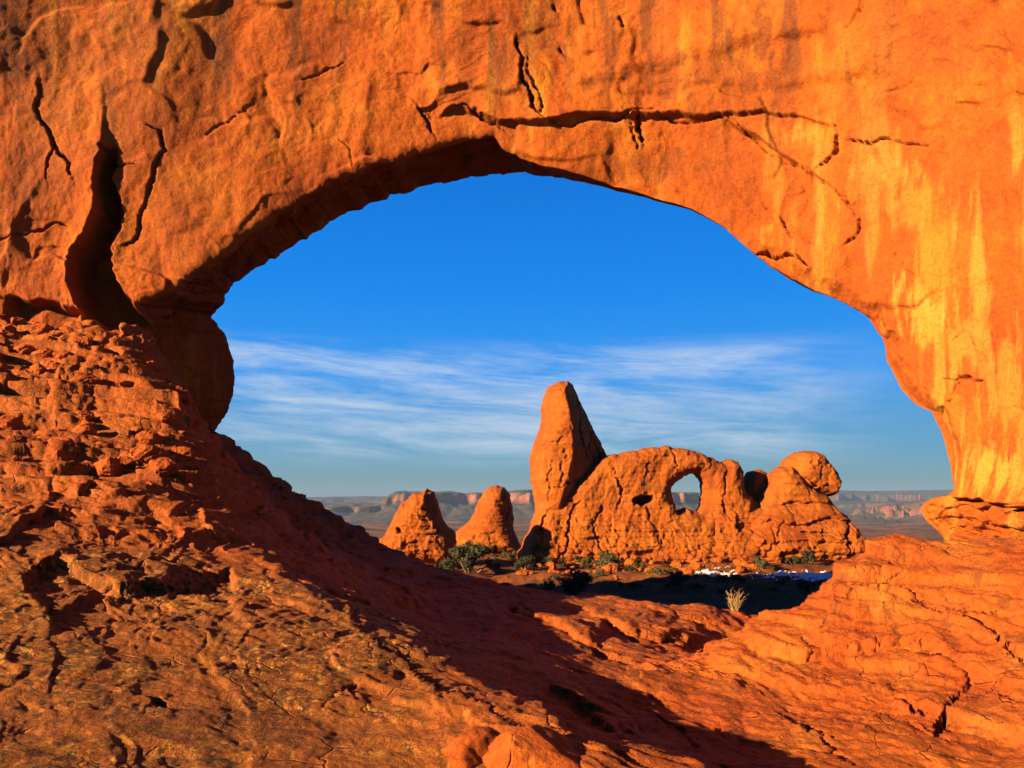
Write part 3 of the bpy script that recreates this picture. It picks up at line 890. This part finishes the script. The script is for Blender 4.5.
# ------------------------------------------------------------------ rock formations beyond: outline + thickness -> closed solid
def solid_rock(name, outline, Y0, thick, mat, holes=(), step_px=0.8, edge=9.0, jag=1.2, rough=1.0, seed=0, parent=None, loc=None,
               front=None, facet=(4.0, 1.6, 0.6)):
    o = np.asarray(outline, float)
    x0, x1 = o[:, 0].min() - 6, o[:, 0].max() + 6
    y0, y1 = o[:, 1].min() - 6, o[:, 1].max() + 6
    gx = np.arange(x0, x1, step_px); gy = np.arange(y0, y1, step_px)
    PXs, PYs = np.meshgrid(gx, gy, indexing='ij')
    PXs = PXs.astype(np.float32); PYs = PYs.astype(np.float32)
    jx = PXs + jag * fbm(PXs / 9, PYs / 9, 4, seed + 1); jy = PYs + jag * fbm(PXs / 9, PYs / 9, 4, seed + 2)
    d = sdist(jx, jy, outline)
    for h in holes:
        d = np.minimum(d, -sdist(jx, jy, h))
    gxd, gyd = np.gradient(d, step_px)
    gl = np.sqrt(gxd ** 2 + gyd ** 2) + 1e-6
    inn = d > 0
    quad = inn[:-1, :-1] | inn[1:, :-1] | inn[1:, 1:] | inn[:-1, 1:]
    used = np.zeros(d.shape, bool)
    for a, b in ((0, 0), (1, 0), (1, 1), (0, 1)):
        used[a:a + quad.shape[0], b:b + quad.shape[1]] |= quad
    bd = used & ~inn
    X_ = np.where(bd, PXs - d * gxd / gl ** 2, PXs); Y_ = np.where(bd, PYs - d * gyd / gl ** 2, PYs)
    dd = np.where(bd, 0, d)
    k = Y0 / F
    t = np.clip(dd / edge, 0, 1)
    half = thick * np.sqrt(np.clip(1 - (1 - t) ** 2, 0, 1))
    hw = (X_ - CX) * k; vw = (HY - Y_) * k
    wx = hw + 0.8 * fbm(hw / 3, vw / 3, 3, seed + 5); wz = vw + 0.8 * fbm(hw / 3 + 9, vw / 3, 3, seed + 6)
    dis = np.zeros(d.shape, np.float32)
    for i, sc in enumerate(facet):
        c, f1, e = cells(wx / sc, wz / (sc * 1.3), seed + 20 + i, 1.0, 70.0)
        dis = dis + c * sc * 0.15 - 0.035 * sc * np.exp(-(e / 0.05) ** 2)
    dis = dis + fbm(hw / 0.8, vw / 0.8, 3, seed + 9) * 0.10
    dis = dis + (0.55 * fbm(hw / 14, vw / 1.3 + 0.2 * fbm(hw / 4, vw / 4, 2, seed + 11), 4, seed + 12, 0.6) if seed in (240, 280, 320, 340) else 0.18 * fbm(hw / 14, vw / 1.3, 4, seed + 12, 0.6))
    if seed in (240, 280):
        dis = dis * (0.55 + 0.9 * sstep(PYs, 500, 540))                 # smooth above, broken below
    fr = half + rough * dis * np.clip(t * 1.6, 0, 1)
    if front is not None:
        fr = fr + front(X_, Y_) * np.clip(t * 2.5, 0, 1)
    fr = np.where(bd, 0, np.maximum(fr, 0.02))
    bk = np.where(bd, 0, half)
    idx = -np.ones(d.shape, int)
    nv_ = used.sum()
    idx[used] = np.arange(nv_)
    # keep perspective: points in front of the middle plane stay on their sight line only at the plane distance
    vf = np.stack([hw[used], Y0 - fr[used], vw[used]], -1)
    vb = np.stack([hw[used], Y0 + bk[used], vw[used]], -1)
    bidx = idx + nv_
    bidx = np.where(bd, idx, bidx)
    q = np.argwhere(quad)
    def fcs(ix, rev):
        a = ix[q[:, 0], q[:, 1]]; b = ix[q[:, 0] + 1, q[:, 1]]; c = ix[q[:, 0] + 1, q[:, 1] + 1]; e = ix[q[:, 0], q[:, 1] + 1]
        return np.stack([a, e, c, b] if rev else [a, b, c, e], -1)
    faces = np.concatenate([fcs(idx, True), fcs(bidx, False)])
    verts = np.concatenate([vf, vb])
    used_ids = np.unique(faces)
    remap = -np.ones(len(verts), int); remap[used_ids] = np.arange(len(used_ids))
    return mesh_object(name, verts[used_ids], remap[faces], mat, parent=parent, loc=loc)


YT = 150.0
base_turret = (W(690, 562, YT)[0], YT, -12.0)
turret_arch = empty('turret_arch', base_turret)
tag(turret_arch, 'sunlit orange rock fin with tall blunt tower, small window and balanced knob', 'rock formation')


def rel(o):
    """parent to the formation keeping world place"""
    o.parent = turret_arch
    o.location = Vector(o.location) - Vector(base_turret)
    return o


def turret_front(px, py):
    # a keel down the tower: left flank faces the light, right flank turns away
    keel = np.interp(py, [380, 400, 430, 455, 480, 505], [559, 562, 568, 569, 563, 556])
    s = px - keel
    d = np.where(s < 0, 1.6 + 0.03 * s, 1.6 - 0.24 * s)
    for pts, w_, dp in (([(536, 452), (548, 446), (562, 440)], 1.5, 0.5), ([(534, 484), (548, 488), (566, 484)], 1.6, 0.6), ([(547, 500), (545, 480), (550, 465)], 1.4, 0.5),
                        ([(572, 398), (578, 420), (576, 440), (584, 462)], 1.8, 0.9), ([(590, 430), (586, 450), (592, 470)], 1.6, 0.8), ([(558, 470), (563, 460), (560, 450)], 1.3, 0.4)):
        d = d + crack(px, py, pts, w_, dp, 2.0)
    d = d + ledge(px, py, [(530, 440), (545, 437), (568, 430)], 0.35, 8, 2, 1.5)
    return d + 0.6 * fbm(px / 9, py / 14, 3, 236) * sstep(s, 0, 6)


turret = solid_rock('turret', [(541, 409), (543, 397), (547, 388), (556, 383.5), (567, 382), (573, 387), (577, 396), (582, 406), (589, 421), (594, 432), (600, 443), (607, 457), (612, 470), (612, 520),
                               (536, 520), (534, 499), (530.5, 481), (529, 458), (534, 442), (540, 428)], YT + 5, 9.0, M_FAR, edge=20, jag=0.8, rough=0.5, seed=200,
                    front=turret_front, facet=(5.0, 2.2, 0.8), loc=(W(570, 500, YT)[0], YT, -2))
rel(turret)


def fin_front(px, py):
    d = 5.0 * sstep(py, 500, 560) + 0.4 * fbm(px / 18 + 0.35 * py / 18, py / 40, 4, 230)
    cave = np.hypot((px - 639) / 10 + (py - 500) / 16, (py - 500) / 4.5) + 0.3 * fbm(px / 6, py / 6, 2, 233)
    d = d - 4.5 * sstep(1.25 - cave, 0, 0.5)
    d = d - 3.2 * sstep(px, 742, 752) * (1 - sstep(py, 500, 512))
    for pts, w_, dp in (([(706, 462), (700, 475), (703, 492)], 2, 0.5), ([(668, 452), (672, 470)], 1.6, 0.5), ([(610, 470), (618, 490), (612, 510)], 2, 0.7),
                        ([(578, 500), (566, 530), (560, 552)], 2.2, 0.9), ([(600, 505), (590, 530), (598, 556)], 2.2, 0.8), ([(548, 505), (540, 530), (530, 555)], 2, 0.8),
                        ([(720, 470), (716, 500), (722, 520)], 1.8, 0.6)):
        d = d + crack(px, py, pts, w_, dp, 2.0)
    return d


fin = solid_rock('fin', [(519, 566), (516, 556), (521, 546), (530, 525), (536, 506), (541, 498), (560, 490), (585, 472), (600, 459), (609, 455), (628, 452), (646, 447.5), (667, 446.5), (691, 450), (709, 457), (719, 462.5),
                         (728, 459), (737, 462), (742, 473), (743, 490), (752, 500), (766, 505), (770, 540), (772, 566)], YT + 0.8, 5.2, M_FAR,
                 holes=[[(670, 490), (675, 483), (684, 476), (695, 474.5), (700, 481), (702, 490), (700, 504), (697, 512), (684, 508), (676, 511), (672, 502)]],
                 edge=15, jag=1.5, rough=0.75, seed=240, front=fin_front, facet=(6.0, 2.4, 0.9), loc=(W(640, 562, YT)[0], YT, -12))
rel(fin)
back_knob = solid_rock('back_knob', [(738, 530), (741, 480), (748, 472), (757, 469), (766, 473), (772, 480), (778, 530)], YT + 6, 3.5, M_FAR, edge=12, jag=0.8, rough=0.5, seed=260, loc=(W(757, 520, YT + 6)[0], YT + 6, -5))
rel(back_knob)


def butt_front(px, py):
    d = 4.5 * sstep(py, 495, 545) - 1.6 * sstep(py, 546, 560)
    d = d + ledge(px, py, [(730, 520), (760, 520), (790, 524), (815, 516), (850, 522)], -1.2, 14, 3, 1.5)
    d = d + ledge(px, py, [(735, 508), (770, 506), (800, 500), (830, 504)], -1.0, 10, 3, 1.5)
    d = d + crack(px, py, [(836, 515), (828, 535), (832, 555)], 2.2, 1.0) + crack(px, py, [(770, 520), (762, 540), (768, 556)], 2.0, 0.6) + crack(px, py, [(785, 530), (820, 538), (845, 534)], 1.8, 0.6)
    return d


buttress = solid_rock('buttress', [(730, 566), (733, 530), (744, 512), (760, 500), (768, 486), (769, 475), (776, 467.5), (786, 466), (796, 472), (806, 486), (822, 494), (829, 503), (839, 513), (846, 522), (853, 537), (858, 550), (861, 566)],
                      YT + 0.5, 5.5, M_FAR, edge=17, jag=1.3, rough=0.7, seed=280, front=butt_front, facet=(5.5, 2.2, 0.8), loc=(W(800, 562, YT)[0], YT, -12))
rel(buttress)
knob = solid_rock('balanced_knob', [(780, 466), (785, 459), (792, 454), (800, 451.5), (808, 450.5), (818, 453.5), (827, 465), (833, 474), (835, 482), (834, 490), (829, 497), (815, 494), (800, 490), (790, 480)],
                  YT + 1.5, 4.6, M_FAR, edge=11, jag=0.9, rough=0.9, seed=300, front=lambda px, py: crack(px, py, [(797, 478), (805, 484), (812, 492)], 2, 0.9) + 1.0 * sstep(px, 790, 800), facet=(6.0, 2.4, 0.8), loc=(W(810, 475, YT)[0], YT, 3))
rel(knob)

spire_a = solid_rock('rock_spire', [(375, 549), (378, 542), (387, 532), (391, 522), (396, 513), (402, 503), (407, 500), (410, 495), (415, 493), (420, 492), (427, 488.5), (433, 491), (436, 499), (440, 510), (443, 519), (450, 527), (455, 533), (458, 550), (456, 566), (380, 560)],
                     132.0, 5.0, M_FAR, edge=22, jag=1.6, rough=1.0, seed=320, facet=(3.6, 1.5, 0.7), loc=(W(418, 558, 132)[0], 132.0, -10.5), front=lambda px, py: 2.0 * sstep(py, 500, 560) + crack(px, py, [(402, 527), (405, 532)], 3, 1.2))
tag(spire_a, 'jagged orange rock spire with a stubby peak, leftmost of the far rocks', 'rock spire')
spire_b = solid_rock('rock_spire', [(455, 552), (456, 531), (462, 527), (470, 520), (474, 512), (478, 501), (483, 492), (489, 487), (497, 485), (504, 487), (510, 494), (513, 510), (514, 530), (520, 543), (522, 555)],
                     175.0, 6.0, M_FAR, edge=18, jag=0.9, rough=0.7, seed=340, facet=(4.5, 1.8, 0.8), loc=(W(492, 548, 175)[0], 175.0, -11.5), front=lambda px, py: 1.8 * sstep(py, 515, 550) + crack(px, py, [(504, 490), (507, 505), (506, 520)], 2, 1.2))
tag(spire_b, 'round topped smooth rock spire between the jagged spire and the tower', 'rock spire')


# ------------------------------------------------------------------ the air: thin even haze
def build_haze():
    x0, x1, y0, y1, z0, z1 = -36000, 36000, -300, 20500, -400, 130
    v = [(a, b, c) for a in (x0, x1) for b in (y0, y1) for c in (z0, z1)]
    f = [(0, 1, 3, 2), (4, 6, 7, 5), (0, 4, 5, 1), (2, 3, 7, 6), (0, 2, 6, 4), (1, 5, 7, 3)]
    m = bpy.data.materials.new('haze')
    m.use_nodes = True
    m.node_tree.nodes.clear()
    g = G(m.node_tree)
    pv = g.n('ShaderNodeVolumePrincipled', {'Color': (0.16, 0.26, 0.44, 1.0), 'Density': 7e-5})
    m.node_tree.links.new(pv.outputs[0], g.n('ShaderNodeOutputMaterial').inputs['Volume'])
    o = mesh_object('haze', v, f, m, smooth=False)
    tag(o, kind='stuff')


build_haze()

# ------------------------------------------------------------------ loose rocks
def boulder_mesh(seed, res=28, rough=0.22, flat=0.75):
    th = np.linspace(0, np.pi, res); ph = np.linspace(0, 2 * np.pi, res * 2, endpoint=False)
    T, Pp = np.meshgrid(th, ph, indexing='ij')
    x = np.sin(T) * np.cos(Pp); y = np.sin(T) * np.sin(Pp); z = np.cos(T)
    rr = np.random.RandomState(seed)
    r = np.ones_like(T)
    for _ in range(9):                                   # planes knocked off the lump
        n = rr.normal(size=3); n /= np.linalg.norm(n)
        dd = x * n[0] + y * n[1] + z * n[2]
        lim = 0.62 + 0.3 * rr.rand()
        r = np.minimum(r, np.where(dd > 0.05, lim / np.maximum(dd, 0.05), 9))
    fade = np.sin(T) ** 0.5
    nz = fbm(x * 1.7 + seed + z, y * 1.7 + z * 0.7, 4, seed) * fade
    r = r * (1 + rough * nz * 0.6)
    Vv = np.stack([x * r, y * r, z * r * flat], -1)
    return Vv


def boulder(name, px, py, Y, size, seed, mat, squash=(1, 1, 0.75), sink=0.3, rough=0.22, res=28, z=None):
    v = boulder_mesh(seed, res, rough, 1.0) * np.array(squash) * size
    x, y, zz = W(px, py, Y)
    if z is None:
        zz = ground_z(x, y) + size * squash[2] * (1 - sink)
    f = grid_faces(v.shape[0], v.shape[1], wrap_v=True)
    return mesh_object(name, v + np.array([x, y, zz]), f[:, ::-1], mat, loc=(x, y, zz - size * squash[2]))


# ------------------------------------------------------------------ bushes
def leaf_cloud(centers, radii, n, size, rr):
    """n small leaf blades scattered through clumps"""
    ci = rr.randint(0, len(centers), n)
    dirs = rr.normal(size=(n, 3)); dirs /= np.linalg.norm(dirs, axis=1, keepdims=True)
    rad = rr.rand(n) ** 0.4
    p = centers[ci] + dirs * (radii[ci] * rad)[:, None]
    a = rr.normal(size=(n, 3)); a /= np.linalg.norm(a, axis=1, keepdims=True)
    b = np.cross(a, dirs); b /= np.linalg.norm(b, axis=1, keepdims=True) + 1e-6
    s = size * (0.6 + 0.8 * rr.rand(n))[:, None]
    v = np.stack([p - a * s, p + b * s * 0.55, p + a * s, p - b * s * 0.55], 1)
    f = np.arange(4 * n).reshape(n, 4)
    return v.reshape(-1, 3), f


def tube(p0, p1, r0, r1, n=6):
    p0 = np.array(p0, float); p1 = np.array(p1, float)
    d = p1 - p0; d /= np.linalg.norm(d) + 1e-9
    a = np.cross(d, [0.3, 0.2, 1.0]); a /= np.linalg.norm(a) + 1e-9
    b = np.cross(d, a)
    ang = np.linspace(0, 2 * np.pi, n, endpoint=False)
    ring = np.cos(ang)[:, None] * a + np.sin(ang)[:, None] * b
    v = np.concatenate([p0 + ring * r0, p1 + ring * r1])
    i = np.arange(n); j = (i + 1) % n
    return v, np.stack([i, j, j + n, i + n], -1)


def join(parts):
    vs, fs, o = [], [], 0
    for v, f in parts:
        vs.append(v); fs.append(f + o); o += len(v)
    return np.concatenate(vs), np.concatenate(fs)


M_LEAF = simple('juniper_leaf', (0.022, 0.023, 0.0075), 0.8, 0.5, 1.5)
M_SAGE = simple('sage_leaf', (0.050, 0.045, 0.018), 0.85, 0.4, 2.0)
M_GRASS = simple('yellow_green_leaf', (0.055, 0.046, 0.010), 0.85, 0.4, 2.0)
M_BARK = simple('bark', (0.0992, 0.0682, 0.0434), 0.9, 0.3, 8.0)
M_TWIG = simple('dry_twig', (0.2480, 0.1550, 0.0620), 0.9, 0.25, 8.0)


def make_bush(name, seed, w_, h_, leaf, n, size):
    rr = np.random.RandomState(seed)
    root = empty(name, (0, 0, 0))
    nc = 11
    c = rr.normal(size=(nc, 3)) * np.array([0.27, 0.27, 0.2]) * np.array([w_, w_, h_]) + np.array([0, 0, h_ * 0.52])
    c[:, 2] = np.clip(c[:, 2], h_ * 0.2, h_ * 0.82)
    rad = (0.14 + 0.13 * rr.rand(nc)) * (w_ + h_) / 2
    v, f = leaf_cloud(c, rad, n, size, rr)
    v[:, 2] = np.maximum(v[:, 2], 0.02)
    mesh_object('foliage', v, f, leaf, smooth=False, parent=root)
    parts = []
    for k in range(7):
        parts.append(tube((0, 0, -0.3), c[k], 0.05 * h_, 0.015 * h_))
    v, f = join(parts)
    mesh_object('stem', v, f, M_BARK, parent=root)
    return root


def copy_tree(o, parent=None):
    c = o.copy()
    COL.objects.link(c)
    c.parent = parent
    for ch in list(o.children):
        copy_tree(ch, c)
    return c


protos = {}
BUSHES = [  # px, py of foot, distance, width m, height m, kind, label
    (470, 573, 118, 5.6, 4.2, 'juniper_bush', 'large round dark green juniper bush right of the jagged spire'),
    (447, 566, 122, 3.2, 2.0, 'juniper_bush', 'low dark bush tucked against the foot of the jagged spire'),
    (571, 592, 84, 4.4, 2.6, 'juniper_bush', 'wide black looking bush in shade just behind the rock saddle'),
    (526, 573, 128, 3.6, 2.4, 'juniper_bush', 'green bush at the lower left corner of the tower rock'),
    (551, 572, 130, 3.2, 2.2, 'juniper_bush', 'small green bush below the tower, right of another bush'),
    (611, 563, 136, 5.2, 2.6, 'desert_shrub', 'broad yellow green shrub at the foot of the fin below the dark cavity'),
    (585, 566, 138, 3.0, 1.6, 'desert_shrub', 'low grey green shrub left of the broad yellow green shrub'),
    (598, 577, 118, 2.2, 1.3, 'desert_shrub', 'small bright green shrub on red soil in front of the fin'),
    (494, 574, 120, 2.4, 1.3, 'desert_shrub', 'low olive shrub just right of the large juniper'),
    (508, 560, 150, 3.2, 1.8, 'desert_shrub', 'olive shrub in the gap between the round spire and the tower rock'),
    (484, 553, 165, 4.2, 2.0, 'desert_shrub', 'grey olive shrub below the round topped spire'),
    (466, 551, 168, 3.8, 1.8, 'desert_shrub', 'grey olive shrub at the left foot of the round topped spire'),
    (678, 590, 95, 2.4, 1.6, 'desert_shrub', 'rounded shrub at the edge of the arch shadow, left of the snow'),
    (762, 575, 125, 2.6, 1.9, 'desert_shrub', 'olive shrub between the two strips of snow'),
    (806, 593, 88, 1.9, 1.35, 'juniper_bush', 'lone round shrub in deep shade below the right snow strip'),
    (808, 556, 138, 2.6, 2.3, 'juniper_bush', 'upright green bush against the right buttress, taller one of two'),
    (795, 558, 137, 2.2, 1.7, 'juniper_bush', 'upright green bush against the right buttress, shorter one of two'),
    (780, 588, 95, 1.6, 1.0, 'desert_shrub', 'little shrub in shade left of the lone round shrub'),
    (660, 582, 112, 2.2, 1.1, 'desert_shrub', 'small shrub on red soil at the upper edge of the shade'),
    (700, 592, 92, 1.3, 0.8, 'desert_shrub', 'tiny dark shrub in shade below the left snow strip'),
    (824, 590, 92, 1.6, 0.9, 'desert_shrub', 'low shrub in shade right of the lone round shrub'),
    (640, 573, 128, 1.8, 1.0, 'desert_shrub', 'little shrub among the red stones under the window of the fin'),
]
var = {}
for i, (bx_, by_, bY, bw, bh, kind, lab) in enumerate(BUSHES):
    key = (kind, i % 3)
    if key not in var:
        mat = M_LEAF if kind == 'juniper_bush' else (M_SAGE if i % 2 else M_GRASS)
        root = make_bush(kind, 500 + i, 2.0, 1.4, mat, 2600, 0.075)
        var[key] = root
    else:
        root = copy_tree(var[key])
    x = (bx_ - CX) * bY / F
    root.location = (x, bY, ground_z(x, bY) - 0.05)
    root.scale = (bw / 2.0, bw / 2.0, bh / 1.4)
    root.rotation_euler = (0, 0, i * 1.3)
    tag(root, lab, 'bush' if kind == 'juniper_bush' else 'shrub', 'bushes around the foot of the far rocks')

# the pale dead bush on the rim
def dead_bush(px, Y):
    x = (px - CX) * Y / F
    z = ground_z(x, Y)
    rr = np.random.RandomState(3)
    parts = []
    for k in range(34):
        a = rr.rand() * 6.28; sp = 0.03 + 0.25 * rr.rand() ** 1.3; h = 0.28 + 0.34 * rr.rand()
        r0 = np.array([rr.normal() * 0.04, rr.normal() * 0.04, -0.05])
        p1 = r0 + np.array([math.cos(a) * sp * 0.6 + rr.normal() * 0.03, math.sin(a) * sp * 0.6, h * 0.55]); p2 = np.array([math.cos(a) * sp + rr.normal() * 0.05, math.sin(a) * sp + rr.normal() * 0.05, h])
        parts.append(tube(r0, p1, 0.010, 0.007, 5)); parts.append(tube(p1, p2, 0.007, 0.003, 5))
        for _ in range(3):
            q = p1 + (p2 - p1) * rr.rand()
            parts.append(tube(q, q + np.array([rr.normal() * 0.08, rr.normal() * 0.08, 0.05 + 0.1 * rr.rand()]), 0.005, 0.002, 4))
    v, f = join(parts)
    o = mesh_object('dead_bush', v + np.array([x, Y, z]), f, M_TWIG, loc=(x, Y, z))
    tag(o, 'pale dry twiggy bush standing on the lit rock rim in front of the shaded hollow', 'dead bush')


dead_bush(735, 23.0)

# two rounded boulders at the bottom edge
for px_, py_, Y_, sz, sq, sd_, top, lab in ((474, 752, 6.5, 0.29, (1.0, 0.9, 0.7), 41, -1.90, 'smooth rounded orange boulder at the bottom edge, left and smaller of a touching pair'),
                                       (534, 762, 6.2, 0.40, (1.0, 0.9, 0.66), 42, -1.85, 'smooth rounded orange boulder at the bottom edge, right and larger of a touching pair')):
    b = boulder('boulder', px_, py_, Y_, sz, sd_, M_SLICK, sq, 0.45, 0.13, 40, z=top - sz * sq[2] * 0.85)
    tag(b, lab, 'boulder', 'pair of rounded boulders at the bottom edge')

# snow left in the shade below the far fin
M_SNOW = simple('snow', (0.55, 0.57, 0.60), 0.6, 0.06, 2.0)


def snow_patch(cx_, cy_, rx, ry, seed, lab):
    gx = np.linspace(cx_ - rx * 1.3, cx_ + rx * 1.3, 130); gy = np.linspace(cy_ - ry * 1.4, cy_ + ry * 1.4, 50)
    A, B = np.meshgrid(gx, gy, indexing='ij')
    Yd = np.interp(B, [550, 560, 566, 575, 590], [190, 152, 138, 118, 92])
    A = A.astype(np.float32); Yd = Yd.astype(np.float32)
    z = ground_macro(A, Yd); z = z + ground_detail(A, Yd, z)
    q = 1 - np.hypot((A - cx_) / rx, (B - cy_) / ry) + 1.1 * fbm(A / 7, B / 1.8, 4, seed) - 0.22
    z = z + np.where(q > 0, 0.03 + 0.12 * np.sqrt(np.maximum(q, 0)), -0.3)
    v = np.stack([(A - CX) * Yd / F, Yd, z], -1)
    f = grid_faces(*A.shape)
    keep = (q > -0.25).ravel()
    f = f[keep[f].all(1)]
    ids = np.unique(f); rm = -np.ones(v.reshape(-1, 3).shape[0], int); rm[ids] = np.arange(len(ids))
    x = (cx_ - CX) * 125 / F
    o = mesh_object('snow_patch', v.reshape(-1, 3)[ids], rm[f], M_SNOW, loc=(x, 125, ground_z(x, 125.0)))
    tag(o, lab, 'snow', 'snow left in the shade below the far rocks')


snow_patch(712, 574, 27, 3.6, 600, 'brighter left strip of snow below the window of the far fin')
snow_patch(812, 577, 48, 4.5, 610, 'broken right strip of snow below the far buttress and knob')

# talus stones round the far rocks
rr = np.random.RandomState(77)
spots = []
for i in range(90):
    px_ = rr.uniform(520, 760); Y_ = rr.uniform(112, 143)
    spots.append((px_, Y_, 0.3 + 1.1 * rr.rand() ** 2.5))
stone_protos = []
for i, (px_, Y_, sz) in enumerate(spots):
    x = (px_ - CX) * Y_ / F
    if i < 6:
        s_ = boulder('talus_stone', px_, 560, Y_, 1.0, 700 + i, M_FAR, (1, 0.85, 0.7), 0.3, 0.35, 9)
        s_.data.polygons.foreach_set('use_smooth', np.zeros(len(s_.data.polygons), bool))
        stone_protos.append(s_)
    else:
        s_ = stone_protos[i % 6].copy()
        COL.objects.link(s_)
    s_.location = (x, Y_, ground_z(x, Y_) - 0.35 * sz)
    s_.scale = (sz, sz, sz)
    s_.rotation_euler = (0, 0, i * 0.9)
    tag(s_, 'small angular orange stone lying on red soil below the far fin', 'stone', 'stones scattered below the far fin')

# more scrub in the hollow beyond the arch
rr = np.random.RandomState(91)
keys = list(var.keys())
for i in range(34):
    px_ = rr.uniform(520, 850); Y_ = rr.uniform(78, 136)
    root = copy_tree(var[keys[i % len(keys)]])
    x = (px_ - CX) * Y_ / F
    sc_ = 0.25 + 0.45 * rr.rand()
    root.location = (x, Y_, ground_z(x, Y_) - 0.05)
    root.scale = (sc_, sc_, sc_ * 0.9)
    root.rotation_euler = (0, 0, i * 2.1)
    root.name = 'low_scrub'
    tag(root, 'low dark scrub plant on the soil between the rock saddle and the far fin', 'scrub', 'low scrub scattered over the hollow')

# broken blocks lying on the upper left slope
blocks = []
for i in range(44):
    px_ = rr.uniform(5, 185); Y_ = rr.uniform(16.5, 25.0)
    sz = 0.10 + 0.30 * rr.rand() ** 2
    x = (px_ - CX) * Y_ / F
    if i < 6:
        s_ = boulder('rock_block', px_, 400, Y_, 1.0, 900 + i, M_SLICK, (1.2, 0.9, 0.7), 0.3, 0.3, 12)
        s_.data.polygons.foreach_set('use_smooth', np.zeros(len(s_.data.polygons), bool))
        blocks.append(s_)
    else:
        s_ = blocks[i % 6].copy()
        COL.objects.link(s_)
    s_.location = (x, Y_, ground_z(x, Y_) - 0.55 * sz)
    s_.scale = (sz, sz, sz)
    s_.rotation_euler = (0, 0, i * 1.7)
    tag(s_, 'angular orange rock block lying on the rubble slope under the left foot of the arch', 'rock', 'loose blocks on the upper left slope')
